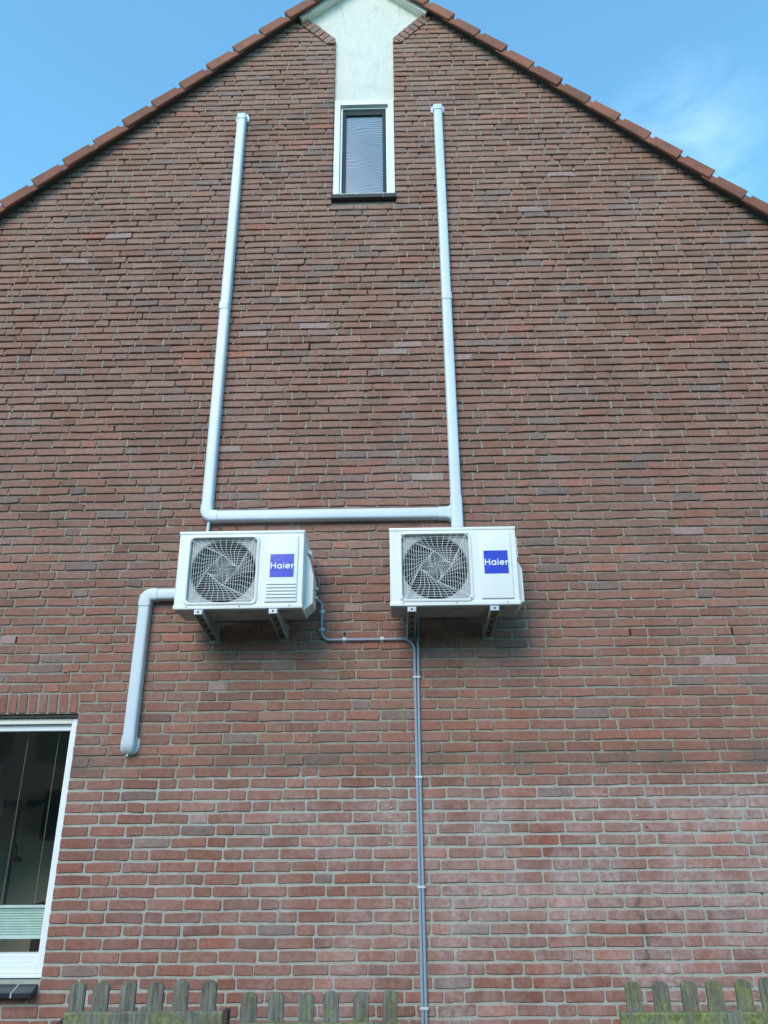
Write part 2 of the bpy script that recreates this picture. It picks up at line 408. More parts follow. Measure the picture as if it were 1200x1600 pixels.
def brick_geo(poly, jit):
    """rings of one brick from its face outline: chamfered irregular front, sides running back into the wall"""
    cx = sum(p[0] for p in poly)/len(poly); cz = sum(p[1] for p in poly)/len(poly)
    pts = []
    n = len(poly)
    for i in range(n):
        p0, p, p2 = Vector(poly[i-1]), Vector(poly[i]), Vector(poly[(i+1) % n])
        c1 = br.uniform(.003, .009); c2 = br.uniform(.003, .009)
        d0 = (p0-p); d2 = (p2-p)
        pts.append(p+d0.normalized()*min(c1, d0.length*.3)); pts.append(p+d2.normalized()*min(c2, d2.length*.3))
        if d2.length > .08: pts.append(p+d2*br.uniform(.4, .6))
    pts = [(p[0]+br.uniform(-jit, jit)*.6, p[1]+br.uniform(-jit, jit)) for p in pts]
    hw = max(abs(p[0]-cx) for p in pts); hh = max(abs(p[1]-cz) for p in pts)
    b = br.uniform(.0025, .0045)
    y0 = max(-.002, min(.002, br.gauss(0, .0012))); tx = br.gauss(0, .006); tz = br.gauss(0, .015)
    fr = []; mid = []; back = []
    for p in pts:
        dx, dz = p[0]-cx, p[1]-cz
        y = y0+dx*tx+dz*tz
        fr.append((cx+dx*(1-b/hw), y+br.uniform(0, .0012), cz+dz*(1-b/hh)))
        mid.append((p[0], y+b*1.2, p[1])); back.append((p[0], .045, p[1]))
    n = len(pts)
    faces = [tuple(range(n))]
    for k in (0, 1):
        for i in range(n):
            j = (i+1) % n; faces.append((k*n+i, (k+1)*n+i, (k+1)*n+j, k*n+j))
    return fr+mid+back, faces, (cx, cz)

P_LOW, P_HIGH = .0648, .0622
levels = [1.2649]
while levels[0] > -.05: levels.insert(0, levels[0]-P_LOW)
while levels[-1] < 9.4: levels.append(levels[-1]+(P_LOW if levels[-1] < 2.2 else P_HIGH if levels[-1] < 3.6 else .0615))
SOLD_TOP = min(levels, key=lambda z: abs(z-2.330))
bricks = []; perp = {}                                      # perp: vertical joints of every course
prev = []
funnel_lines = []
for (A, B), sgn in ((VL, 1), (VR, -1)):
    d = (Vector(B)-Vector(A)).normalized(); nrm = Vector((-d.y, d.x))*sgn  # pointing away from the render
    if nrm.y > 0: nrm = -nrm
    funnel_lines.append((A, d, nrm))
for li in range(len(levels)-1):
    za, zb = levels[li], levels[li+1]
    zm = (za+zb)/2
    hj = .0068 if zm < 1.8 else .0057                       # half bed joint
    span = (AZ-zm)/SL
    xa, xb = max(X0, AX-span-.1), min(X1, AX+span+.1)
    if xb-xa < .1: continue
    ivs = [(xa, xb)]
    def cut(ivs, a, b):
        out = []
        for p, q in ivs:
            if b <= p or a >= q: out.append((p, q)); continue
            if a-p > .03: out.append((p, a))
            if q-b > .03: out.append((b, q))
        return out
    if LW[2]-.075 < zm < LW[3]+.005: ivs = cut(ivs, LW[0], LW[1])
    elif LW[3] <= zm < SOLD_TOP: ivs = cut(ivs, LW[0]-.03, LW[1]-.004)
    if SW[2]-.03 < zm: ivs = cut(ivs, SW[0], SW[1])
    joints = []
    for (a, b) in ivs:
        x = a; first = True; since = br.randint(0, 3)
        if a == xa: x = a-br.uniform(0, .2)
        while x < b-.01:
            best = None
            for tr in range(5):
                if since >= br.randint(2, 4): L = br.choice((.100, .100, .098, .103))
                elif first and br.random() < .5: L = br.choice((.100, .155, .205))
                else: L = .205+br.gauss(0, .003)
                j = br.gauss(.0112, .0017) if zm < 2.2 else br.gauss(.0085, .002)
                e = x+L+j
                dist = min([abs(e-q) for q in prev] or [1])
                if best is None or dist > best[0]: best = (dist, L, j)
                if dist > .042: break
            _, L, j = best
            since = 0 if L < .12 else since+1
            first = False
            x2 = min(x+L, b)
            if b-x2 < .05: x2 = b
            bricks.append((max(x, xa-.15), x2, za+hj, zb-hj)); joints.append(x2+j/2)
            x = x2+j
    prev = joints; perp[li] = joints

recs = []
for (x, x2, z, z2) in bricks:
    zm = (z+z2)/2
    s = br.gauss(0, .0012)
    poly = [(x, z+s), (x2, z-s), (x2, z2-s), (x, z2+s)]
    poly = clip(poly, -SL, 1, AZ-SL*AX-.045) if True else poly
    if len(poly) > 2: poly = clip(poly, SL, 1, AZ+SL*AX-.045)
    if zm > SW[3]-.08 and len(poly) > 2:
        A, d, nrm = funnel_lines[0 if x2 <= AX else 1]
        c0 = Vector(A)+nrm*.112
        poly = clip(poly, -nrm.x, -nrm.y, -(nrm.x*c0.x+nrm.y*c0.y))
    if len(poly) < 3: continue
    ar = abs(sum(poly[i-1][0]*poly[i][1]-poly[i][0]*poly[i-1][1] for i in range(len(poly))))/2
    if ar < .0006: continue
    recs.append((poly, .0024 if zm < 2 else .0028, tint(zm, x)))
# soldier arch over the lower window
x = LW[1]-.012
while x > LW[0]-.06:
    w = .0515+br.gauss(0, .0012); lean = .006
    recs.append(([(x-w, LW[3]+.004+br.gauss(0, .001)), (x, LW[3]+.004), (x-lean, SOLD_TOP-.006), (x-w-lean, SOLD_TOP-.006)], .001, tuple(v*br.uniform(.85, 1.1) for v in (.27, .112, .082))))
    x -= w+.0125
# header bricks laid on the slope of the funnel
for A, d, nrm in funnel_lines:
    for k in range(7):
        p = Vector(A)+d*(.008+k*.0635); w = .0545; l = .100
        q = [p, p+d*w, p+d*w+nrm*l, p+nrm*l]
        if nrm.x*d.y-nrm.y*d.x > 0: q = q[::-1]
        q = [tuple(v) for v in q]
        if sum(q[i-1][0]*q[i][1]-q[i][0]*q[i-1][1] for i in range(4)) < 0: q = q[::-1]
        recs.append((q, .001, tint(7, 0)))
    # triangular closer at the foot of the slope
    tri = [Vector(A)+Vector((0, .004)), Vector(A)+nrm*.096, Vector((A[0], A[1]-.062))]
    tri = [tuple(v) for v in tri]
    if sum(tri[i-1][0]*tri[i][1]-tri[i][0]*tri[i-1][1] for i in range(3)) < 0: tri = tri[::-1]
    recs.append((tri, .0005, tint(7, 0)))
def face_area(poly):
    q = [proj((p[0], 0, p[1])) for p in poly]
    if not all(-5 < a < 1205 and -5 < b < 1605 for a, b in q): return 0
    return abs(sum(q[i-1][0]*q[i][1]-q[i][0]*q[i-1][1] for i in range(len(q))))/2
order = sorted(range(len(recs)), key=lambda i: -face_area(recs[i][0]))
single = set(order[:300])
mass = MB()
for i, (poly, jit, col) in enumerate(recs):
    v, f, (cx, cz) = brick_geo(poly, jit)
    if i in single:
        b = MB(); b.cur = col; b.add([(p[0]-cx, p[1], p[2]-cz) for p in v], f)
        o = b.build('brick', 'brick', None, attr=('tint', 'C')); o.location = (cx, 0, cz); o.parent = wall
    else:
        mass.cur = col; mass.add(v, f)
o = mass.build('brick_field', 'brick', wall, attr=('tint', 'C')); o['kind'] = 'stuff'

# pointed perpends: the vertical joints of the weathered upper courses stand nearly flush
pm = MB(); pr2 = random.Random(9)
for li, js in perp.items():
    if levels[li] < 2.2: continue
    for xj in js:
        if pr2.random() < .14: continue
        z0_, z1_ = levels[li]+.003, levels[li+1]-.003
        if pr2.random() < .3: z1_ -= pr2.uniform(.01, .03)
        if solid(xj-.03, z0_) and solid(xj+.03, z1_+.07) and solid(xj, z0_-.05): pm.box(xj-.007, xj+.007, pr2.uniform(.004, .009), .03, z0_, z1_)
o = pm.build('perpend_mortar', 'mortar', wall); o['kind'] = 'stuff'
# open perpends: near-black slots paint in the dark of the empty joints
def dark_joint(px, py):
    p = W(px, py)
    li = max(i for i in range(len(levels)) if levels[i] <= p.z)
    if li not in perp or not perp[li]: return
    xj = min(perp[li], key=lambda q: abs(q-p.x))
    b = MB(); b.box(xj-.0042, xj+.0042, .0002, .02, levels[li]+.008, levels[li+1]-.008); b.build('joint_shade_slot', 'hole_shade_black', wall)
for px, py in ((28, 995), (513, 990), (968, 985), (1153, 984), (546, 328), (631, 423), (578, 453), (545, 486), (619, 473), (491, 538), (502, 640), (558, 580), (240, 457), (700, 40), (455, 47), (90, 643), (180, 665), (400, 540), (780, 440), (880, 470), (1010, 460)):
    dark_joint(px, py)

# plugged drill holes, and black discs painting the dark of open ones
for px, py, m_ in ((611, 1262, 'clip_white'), (610, 1277, 'clip_white'), (610, 1299, 'clip_white'), (610, 1318, 'joint_light'), (787, 1194, 'clip_white'), (801, 1194, 'clip_white'), (998, 1194, 'clip_white'), (945, 1237, 'hole_shade_black'), (1010, 1292, 'hole_shade_black'), (459, 1263, 'hole_shade_black'), (995, 1274, 'joint_light'), (1191, 1396, 'hole_shade_black'), (788, 1043, 'clip_white'), (1040, 877, 'clip_white'), (481, 400, 'clip_white')):
    p = W(px, py, -.003); b = MB(); b.tube([(p.x, -.0042, p.z), (p.x, .012, p.z)], .0042, 8); b.build('plug_or_dark_hole', m_, wall)

# inner leaf, side walls and rear wall so that the rooms are closed
def leaf(x0, x1, z0, z1):
    b = MB(); b.box(x0, x1, .135, .33, z0, z1); b.build('inner_leaf', 'room_wall', house)
leaf(X0+.02, LW[0]-.04, .0, 5.0); leaf(LW[0]-.04, LW[1]+.04, 0, LW[2]-.05); leaf(LW[0]-.04, LW[1]+.04, LW[3]+.04, 5.0); leaf(LW[1]+.04, X1-.02, 0, 5.0)
b = MB(); b.prism([(X0+.02, 5.0), (X1-.02, 5.0), (AX, 9.2)], 'y', .14, .30); b.build('attic_leaf', 'room_wall', house)
for xa, xb in ((X0, X0+.25), (X1-.25, X1)):
    b = MB(); b.box(xa, xb, .34, 8.0, 0, roof(xa if xa < 0 else xb)-.1); b.build('side_wall', 'outer_wall', house)
b = MB(); b.prism([(X0, 0), (X1, 0), (X1, roof(X1)-.1), (AX, AZ-.1), (X0, roof(X0)-.1)], 'y', 8.01, 8.25); b.build('rear_wall', 'outer_wall', house)
b = MB(); b.box(X0+.25, X1-.25, .34, 8.0, 2.42, 2.6); b.build('ceiling_slab', 'room_ceiling', house)
b = MB(); b.box(X0+.25, X1-.25, .34, 8.0, .01, .06); b.build('floor_slab', 'room_floor', house)
b = MB(); b.box(-1.35, -1.25, .34, 8.0, .06, 2.42); b.build('partition', 'room_wall', house)
b = MB(); b.box(X0+.25, -1.35, 2.1, 2.2, .06, 2.42); b.build('partition', 'room_wall', house)

# roof: slabs behind, and the verge tiles one by one
roofp = sub('roof', house)
for s in (-1, 1):
    xe = X0-.35 if s < 0 else X1+.35
    b = MB(); b.prism([(AX, AZ-.03), (xe, roof(xe)-.03), (xe, roof(xe)-.14), (AX, AZ-.14)], 'y', .015, 8.3); b.build('roof_slope', 'roof_tile', roofp)
ang = math.atan(SL)
L_EXP = .3165
def verge_tile(s, k):
    """s=-1 left slope, 1 right; k-th tile down from the apex. u runs down the slope, v is square to it"""
    tilt = R(4.2)
    d = Vector((s*math.cos(ang), 0, -math.sin(ang))); nrm = Vector((s*math.sin(ang), 0, math.cos(ang)))
    d2 = d*math.cos(tilt)+nrm*math.sin(tilt)*1.0; n2 = nrm*math.cos(tilt)-d*math.sin(tilt)
    org = Vector((AX, 0, AZ-.018)) + d*(k*L_EXP+OFF[s])
    jx = rt_rng.gauss(0, .0035); jy = rt_rng.gauss(0, .003)
    def P(u, v, y): return org+d2*u+n2*(v+jx)+Vector((0, y+jy, 0))
    b = MB()
    def hexa(u0, u1, v0a, v0b, v1a, v1b, y0, y1):
        vs = [P(u, v, y) for y in (y0, y1) for (u, v) in ((u0, v0a), (u1, v0b), (u1, v1b), (u0, v1a))]
        b.add(vs, [(0, 1, 2, 3), (7, 6, 5, 4), (0, 4, 5, 1), (1, 5, 6, 2), (2, 6, 7, 3), (3, 7, 4, 0)])
    hexa(.083, .350, -.098, -.104, -.006, -.002, -.088, -.062)      # hanging flange
    hexa(-.03, .084, -.082, -.088, -.022, -.018, -.074, -.058)      # set-back neck under the tile above
    hexa(-.03, .345, -.030, -.024, -.006, .0, -.0619, .26)          # top plate
    hexa(.318, .345, -.060, -.060, -.031, -.0245, -.0615, .2)        # drip nose
    bm = bmesh.new()
    for v in b.v: bm.verts.new(v)
    bm.verts.ensure_lookup_table()
    for f in b.f: bm.faces.new([bm.verts[i] for i in f])
    bmesh.ops.recalc_face_normals(bm, faces=bm.faces)
    bmesh.ops.bevel(bm, geom=bm.edges[:], offset=.0045, segments=1, affect='EDGES')
    me = bpy.data.meshes.new('verge_tile'); bm.to_mesh(me); bm.free(); me.materials.append(MATS['roof_tile'])
    o = bpy.data.objects.new('verge_tile', me); C.objects.link(o); attach(o, roofp)
rt_rng = random.Random(5)
OFF = {-1: .05, 1: .16}
for s in (-1, 1):
    for k in range(0, 20): verge_tile(s, k)
# dark batten / mortar fillet filling the space under the flange
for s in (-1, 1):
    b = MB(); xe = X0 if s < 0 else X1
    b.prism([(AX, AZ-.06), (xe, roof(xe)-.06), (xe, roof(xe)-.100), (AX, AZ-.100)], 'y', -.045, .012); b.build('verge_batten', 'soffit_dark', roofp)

# rendered panel with its cream trims
b = MB()
b.prism([(SW[0]-.001, 7.492), (SW[1]+.001, 7.482), (SW[1]+.001, SW[3]), (VR[1][0]+.02, VR[1][1]+.03), (AX+.33, roof(AX+.33)-.02), (AX, AZ-.03), (AX-.33, roof(AX-.33)-.02), (VL[1][0]-.02, VL[1][1]+.03), (SW[0]-.001, SW[3])], 'y', .040, .13)
b.build('rendered_panel', 'render_cream', house, label='cream rendered panel widening to a funnel under the ridge')
for s in (-1, 1):
    b = MB(); xe = (VL[1][0]-.015) if s < 0 else (VR[1][0]+.02)
    o1, o2 = .095, .172
    b.prism([(AX, AZ-o1), (xe, roof(xe)-o1), (xe+.028*(-s), roof(xe+.028*(-s))-o2+.01), (AX, AZ-o2)], 'y', -.034, .039); b.build('verge_trim', 'frame_cream', house)

# attic window
aw = sub('window', house); aw['label'] = 'narrow attic window with cream frame and dark sash'
x0, x1, z0, z1 = SW[0]+.004, SW[1]-.004, 6.338, 7.472
fwid = .052
def frame4(name, mat, parent, x0, x1, z0, z1, w, wt, wb, y0, y1, bev=.004):
    for a in ((x0, x0+w, z0, z1), (x1-w, x1, z0, z1), (x0+w+.0005, x1-w-.0005, z1-wt, z1), (x0+w+.0005, x1-w-.0005, z0, z0+wb)):
        b = MB(); b.bbox(a[0], a[1], y0, y1, a[2], a[3], bev); b.build(name, mat, parent)
frame4('frame', 'frame_cream', aw, x0, x1, z0, z1, fwid, .058, .05, .022, .13)
frame4('inner_bead', 'frame_white', aw, x0+fwid+.001, x1-fwid-.001, z0+.051, z1-.059, .018, .018, .01, .052, .125, .003)
frame4('sash', 'sash_dark', aw, x0+fwid+.020, x1-fwid-.020, z0+.062, z1-.078, .030, .060, .03, .064, .122, .003)
b = MB(); b.box(x0+fwid+.046, x1-fwid-.046, .082, .090, z0+.085, z1-.13); b.build('pane', 'screened_glass', aw)
xx = SW[0]-.006
for w in (.10, .108, .226, .108):
    b = MB(); b.bbox(xx+.0004, xx+w-.0004, -.028, .06, 6.294+random.uniform(-.001, .001), 6.334, .004); b.build('sill_tile', 'sill_brick_dark', aw); xx += w+.0005

# lower window
lw = sub('window', house); lw['label'] = 'white framed ground floor window with dark interior behind'
x0, x1, z0, z1 = LW[0]+.004, LW[1]+.012, .742, 2.150
YF = .040
def fr(name, x0, x1, z0, z1, y0, y1, m='frame_white', bev=.004):
    b = MB(); b.bbox(x0, x1, y0, y1, z0, z1, bev); b.build(name, m, lw)
fr('frame', x1-.060, x1, z0+.02, z1, YF, .13); fr('frame', x0, x0+.060, z0+.02, z1, YF, .13)
fr('frame', x0+.0605, x1-.0605, z1-.036, z1, YF+.001, .13, 'frame_cream'); fr('frame', x0+.0605, x1-.0605, z0+.02, z0+.068, YF+.001, .13)
fr('bottom_rail', x0+.03, x1-.012, z0+.069, z0+.112, YF+.012, .128); fr('top_rail', x0+.03, x1-.055, z1-.075, z1-.0365, YF+.03, .128)
fr('threshold', x0, x1-.006, z0, z0+.019, YF-.014, .13)
fr('side_bead', x1-.072, x1-.0605, z0+.1125, z1-.076, YF+.02, .126); fr('side_bead', x0+.0605, x0+.072, z0+.1125, z1-.076, YF+.02, .126)
b = MB(); b.box(x0+.05, x1-.05, .094, .100, z0+.10, z1-.06); b.build('pane', 'glass', lw)
b = MB(); b.box(LW[0], LW[1], .02, .13, z1+.001, LW[3]+.002); b.build('head_gap_shade', 'near_black', lw)  # solid near-black strip paints the shade in the gap under the lintel
# black sill tiles with pale joints, sloping out
xe = LW[1]-.012
def sill_prism(xa, xb, mat, name, lift=0.):
    b = MB(); b.prism([(-.072, .667), (-.072, .690+lift), (.035, .727+lift), (.035, .667)], 'x', xa, xb); b.build(name, mat, lw)
for k in range(15):
    sill_prism(xe-.105, xe, 'sill_black', 'sill_tile'); sill_prism(xe-.1125, xe-.1055, 'joint_light', 'sill_joint', -.002); xe -= .113

# ------------------------------------------------------------------ things behind the lower window
bl = thing('pleated_blind', (x1-.9, .17, .905), 'pale green pleated blind across the foot of the ground floor window', 'blind')
za, zb = .915, 1.088
b = MB(); n = 22; pr = []
for i in range(n+1):
    z = za+.012+(zb-.012-za-.012)*(i/n if i > n*.45 else i/n)
    pr.append((.165+(.009 if i % 2 else 0), z))
b.add([(xx, y, z) for xx in (x0+.04, x1-.065) for (y, z) in pr], [(i, i+1, n+2+i, n+1+i) for i in range(n)])
b.build('fabric', 'blind_fabric', bl)
for z in (za, zb-.012):
    b = MB(); b.bbox(x0+.04, x1-.062, .155, .180, z, z+.014, .003); b.build('rail', 'blind_rail', bl)
for px, py in ((52, 1421), (.8, 1420)):
    q = W(px, py, .165); b = MB(); b.tube([(q.x, .165, zb), (q.x, .165, 2.11)], .0009, 6); b.build('cord', 'cord', bl)
# floor lamp
q = W(25, 1300, 1.5)
fl = thing('floor_lamp', (q.x, 1.5, .06), 'dark floor lamp with upturned bowl and small reading arm seen through window', 'lamp')
zt = W(28, 1268, 1.5).z
b = MB(); b.tube([(q.x, 1.5, .08), (q.x, 1.5, zt)], .010, 8); b.build('pole', 'lamp_metal', fl, True)
b = MB(); b.tube([(q.x, 1.5, .06), (q.x, 1.5, .085)], .13, 24); b.build('base', 'lamp_metal', fl, True)
b = MB(); rr = [(.03, -.05), (.10, -.035), (.155, -.005), (.185, .03), (.18, .03), (.15, .0), (.02, -.03)]
b.loft([[(q.x+r*math.cos(a), 1.5+r*math.sin(a), zt+.05+z) for a in [2*math.pi*i/28 for i in range(28)]] for r, z in rr]); b.build('bowl', 'lamp_metal', fl, True)
a = W(16, 1325, 1.5); e = W(24, 1344, 1.4)
b = MB(); b.tube([(q.x, 1.5, a.z), (q.x+.04, 1.46, a.z+.03), (e.x, 1.4, e.z+.02)], .006, 8); b.build('reading_arm', 'lamp_metal', fl, True)
b = MB(); b.loft([[(e.x+r*math.cos(t), 1.4+r*math.sin(t), e.z+z) for t in [2*math.pi*i/20 for i in range(20)]] for r, z in ((.012, .03), (.035, .02), (.055, -.012), (.048, -.012), (.01, .012))]); b.build('reading_shade', 'lamp_metal', fl, True)
# curtain, picture, cabinet, plant
q = W(8, 1300, .42)
cu = thing('curtain', (q.x-.3, .42, .1), 'dark gathered curtain at the left edge of the ground floor window', 'curtain')
b = MB(); n = 40; top = []
for i in range(n+1):
    t = i/n; top.append((q.x-.55+.50*t, .42+.03*math.sin(t*38)+.012*math.sin(t*91)))
b.add([(x, y, z) for z in (.1, 2.3) for (x, y) in top], [(i, i+1, n+2+i, n+1+i) for i in range(n)]); b.build('drape', 'curtain', cu, True)
b = MB(); b.tube([(q.x-.7, .42, 2.32), (q.x+.05, .42, 2.32)], .012, 8); b.build('curtain_rod', 'lamp_metal', cu, True)
p0, p1 = W(74, 1235, 2.09), W(92, 1313, 2.09)
pc = thing('framed_picture', ((p0.x+p1.x)/2, 2.1, p1.z), 'framed picture on the far room wall seen through window', 'picture')
b = MB(); b.box(p0.x, p1.x+.25, 2.075, 2.0999, p1.z, p0.z); b.build('picture_frame', 'lamp_metal', pc)
b = MB(); b.box(p0.x+.03, p1.x+.22, 2.070, 2.0745, p1.z+.03, p0.z-.03); b.build('print', 'picture_paper', pc)
p0 = W(50, 1413, 1.6)
cb = thing('wooden_cabinet', (p0.x+.5, 1.8, .06), 'dark red wooden cabinet top showing above the blind', 'cabinet')
b = MB(); b.bbox(p0.x, p0.x+.9, 1.6, 2.0, p0.z-.06, p0.z, .006); b.build('top', 'cabinet', cb)
b = MB(); b.bbox(p0.x+.02, p0.x+.88, 1.62, 1.98, .12, p0.z-.061, .004); b.build('body', 'cabinet', cb)
for sx in (.06, .84):
    for sy in (1.66, 1.94):
        b = MB(); b.tube([(p0.x+sx, sy, .06), (p0.x+sx, sy, .1195)], .02, 8); b.build('foot', 'cabinet', cb)
b = MB(); b.bbox(x0-.02, x1+.02, .14, .42, .69, .735, .006); b.build('inner_sill', 'frame_white', house)
pp = W(20, 1490, .28)
hp = thing('potted_plant', (pp.x, .28, .735), 'small green leafy potted plant on the inner windowsill under blind', 'plant')
b = MB(); b.loft([[(pp.x+r*math.cos(t), .28+r*math.sin(t), .735+z) for t in [2*math.pi*i/20 for i in range(20)]] for r, z in ((.035, 0), (.045, .07), (.048, .07), (.042, .065), (.03, .01))]); b.build('pot', 'pot', hp, True)
pr_ = random.Random(2)
for k in range(14):
    a = pr_.uniform(0, 6.28); l = pr_.uniform(.07, .14); el = pr_.uniform(.2, 1.0); b = MB()
    d = Vector((math.cos(a)*math.cos(el), math.sin(a)*math.cos(el)*.6, math.sin(el)*.6)); sd = d.cross(Vector((0, 0, 1))).normalized()
    o = Vector((pp.x, .28, .795)); pts = [(0, .004), (.3, .014), (.6, .016), (.85, .009), (1, .001)]
    vs = []
    for t, w in pts:
        c = o+d*l*t+Vector((0, 0, -.05*t*t)); vs += [c-sd*w, c+Vector((0, 0, -.003)), c+sd*w]
    b.add(vs, [(3*i+j, 3*i+j+1, 3*i+j+4, 3*i+j+3) for i in range(4) for j in (0, 1)]); b.build('leaf', 'leaf', hp, True)

# ------------------------------------------------------------------ outdoor units
AW, AH, AD = .775, .500, .285
def stroke(b, pts, w, y0, y1, closed=False):
    n = len(pts); L, Rr = [], []
    for i in range(n):
        p = Vector(pts[i])
        a = Vector(pts[i-1]) if (i > 0 or closed) else None; c = Vector(pts[(i+1) % n]) if (i < n-1 or closed) else None
        t = ((c-a) if a is not None and c is not None else (c-p if a is None else p-a)).normalized()
        nn = Vector((-t.y, t.x))*w/2; L.append(p+nn); Rr.append(p-nn)
    m = n if closed else n-1
    for i in range(m):
        j = (i+1) % n; b.prism([tuple(L[i]), tuple(L[j]), tuple(Rr[j]), tuple(Rr[i])], 'y', y0, y1)
def arc(cx, cz, r, a0, a1, n=14): return [(cx+r*math.cos(R(a0+(a1-a0)*i/n)), cz+r*math.sin(R(a0+(a1-a0)*i/n))) for i in range(n+1)]
def lettering(x, z, s, y, parent):
    """the five letters of the badge; s = cap height, x = left end, z = baseline"""
    w = .165*s; xh = .74*s; r = xh/2-w/2+.02*s
    def put(ch, strokes):
        b = MB()
        for q, (pts, cl) in enumerate(strokes): stroke(b, [(x+px*1, z+pz) for px, pz in pts], w, y-.0012-.0004*q, y+.0001*q, cl)
        b.build('letter', 'letter_white', parent)
    put('H', [([(w/2, 0), (w/2, s)], False), ([(.74*s, 0), (.74*s, s)], False), ([(w/2, s*.52), (.74*s, s*.52)], False)]); x += 1.0*s
    put('a', [(arc(r+w/2, xh/2, r, 0, 360, 22)[:-1], True), ([(2*r+w/2, 0), (2*r+w/2, xh)], False)]); x += 2*r+w+.20*s
    put('i', [([(w/2, 0), (w/2, xh)], False), ([(w/2, s*.87), (w/2, s*1.03)], False)]); x += w+.17*s
    put('e', [(arc(r+w/2, xh/2, r, 0, 318, 22), False), ([(w/2, xh/2-.005*s), (2*r+w/2, xh/2-.005*s)], False)]); x += 2*r+w+.15*s
    put('r', [([(w/2, 0), (w/2, xh)], False), (arc(w/2+.32*s, xh-w/2-.30*s, .30*s, 95, 172, 8), False)])
def unit(name, X, Z, Y, label, louvers, big_cover):
    """X = left end, Z = underside, Y = front plane"""
    t = thing(name, (X+AW/2, Y+AD/2, Z), label, 'air conditioner', 'air conditioner outdoor units on the wall')
    gx, gz, gh = X+.279, Z+.248, .206                      # grille opening centre and half size
    # casing: bevelled box whose front is an open frame round the fan
    bm = bmesh.new(); bmesh.ops.create_cube(bm, size=1)
    for v in bm.verts: v.co = Vector((X+AW/2+v.co.x*AW, Y+AD/2+v.co.y*AD, Z+.012+(AH-.024)/2+v.co.z*(AH-.024)))
    bmesh.ops.bevel(bm, geom=bm.edges[:], offset=.008, segments=2, affect='EDGES', profile=.6)
    bm.normal_update()
    ff = max((f for f in bm.faces if f.normal.y < -.99), key=lambda f: f.calc_area()); cs = [v.co.copy() for v in ff.verts]; bm.faces.remove(ff)
    bm.verts.index_update(); b = MB(); b.add([v.co[:] for v in bm.verts], [[v.index for v in f.verts] for f in bm.faces]); bm.free()
    xa, xb = min(c.x for c in cs), max(c.x for c in cs); zc, zd = min(c.z for c in cs), max(c.z for c in cs)
    hx0, hx1, hz0, hz1 = gx-gh, gx+gh, gz-gh, gz+gh
    b.add([(xa, Y, zc), (xb, Y, zc), (xb, Y, zd), (xa, Y, zd), (hx0, Y, hz0), (hx1, Y, hz0), (hx1, Y, hz1), (hx0, Y, hz1), (hx0, Y+.022, hz0), (hx1, Y+.022, hz0), (hx1, Y+.022, hz1), (hx0, Y+.022, hz1)],
          [(0, 1, 5, 4), (1, 2, 6, 5), (2, 3, 7, 6), (3, 0, 4, 7), (4, 5, 9, 8), (5, 6, 10, 9), (6, 7, 11, 10), (7, 4, 8, 11)])
    b.build('casing', 'ac_white', t, True)
    # shroud plate with round mouth and barrel
    b = MB(); n = 64; sq = []; ci = []; rad = gh*.985
    for i in range(n):
        a = 2*math.pi*i/n; c, s_ = math.cos(a), math.sin(a); k = gh/max(abs(c), abs(s_)); sq.append((gx+c*k, Y+.022, gz+s_*k)); ci.append((gx+c*rad, Y+.022, gz+s_*rad))
    lip = [(gx+(p[0]-gx)*.97, Y+.034, gz+(p[2]-gz)*.97) for p in ci]; bar = [(p[0], Y+.12, p[2]) for p in lip]
    b.loft([sq, ci, lip], True, False); sh = b.build('shroud', 'shroud_grey', t, True)
    b = MB(); b.loft([[(p[0], p[1]+.0005, p[2]) for p in lip], bar], True, False); b.build('barrel', 'fan_plastic', sh, True)
    b = MB(); b.box(gx-.21, gx+.21, Y+.125, Y+.14, gz-.21, gz+.21); b.build('coil', 'coil', t)
    # fan
    fan = MB(); fan.loft([[(gx+r*math.cos(a), Y+y, gz+r*math.sin(a)) for a in [2*math.pi*i/28 for i in range(28)]] for r, y in ((.012, .040), (.040, .042), (.048, .05), (.048, .11))]); fo = fan.build('fan', 'fan_plastic', t, True)
    for k in range(3):
        b = MB(); pts = []
        for i in range(7):
            rr = .046+(.175-.046)*i/6; sw = R(120*k+20+28*(i/6)**1.3)
            for j in range(6):
                a = sw+R(78)*(j/5-.5)*(.85+.3*i/6); pts.append((gx+rr*math.cos(a), Y+.060+.045*(j/5), gz+rr*math.sin(a)))
        b.add(pts, [(i*6+j, i*6+j+1, (i+1)*6+j+1, (i+1)*6+j) for i in range(6) for j in range(5)]); b.build('blade', 'fan_plastic', fo, True)
    # grille: rounded frame and pinwheel of wires
    def rsq(h, r, n=6): return [(gx+sx*(h-r)+r*math.cos(R(a0+90*i/n)), gz+sz*(h-r)+r*math.sin(R(a0+90*i/n))) for sx, sz, a0 in ((1, 1, 0), (-1, 1, 90), (-1, -1, 180), (1, -1, 270)) for i in range(n+1)]
    b = MB(); prof = [(.223, .034, -.0002), (.221, .034, -.007), (.216, .032, -.010), (.209, .030, -.010), (.205, .028, -.006), (.204, .028, .004)]
    b.loft([[(u, Y+y, w) for u, w in rsq(h, r)] for h, r, y in prof], True, False); gr = b.build('grille', 'ac_white', t, True)
    b = MB(); H = .204; V = .098; c0 = R(8)
    dia = [(gx+V*math.sin(c0+math.pi/2*k)*1.0, gz+V*math.cos(c0+math.pi/2*k)) for k in range(4)]       # top, right, bottom, left
    dia = [(gx-.012, gz+V), (gx+V, gz+.006), (gx+.012, gz-V), (gx-V, gz-.006)]
    cor = [(gx-H, gz+H*.93), (gx+H*.93, gz+H), (gx+H, gz-H*.93), (gx-H*.93, gz-H)]                       # tl, tr, br, bl
    def lerp(p, q, s): return (p[0]+(q[0]-p[0])*s, p[1]+(q[1]-p[1])*s)
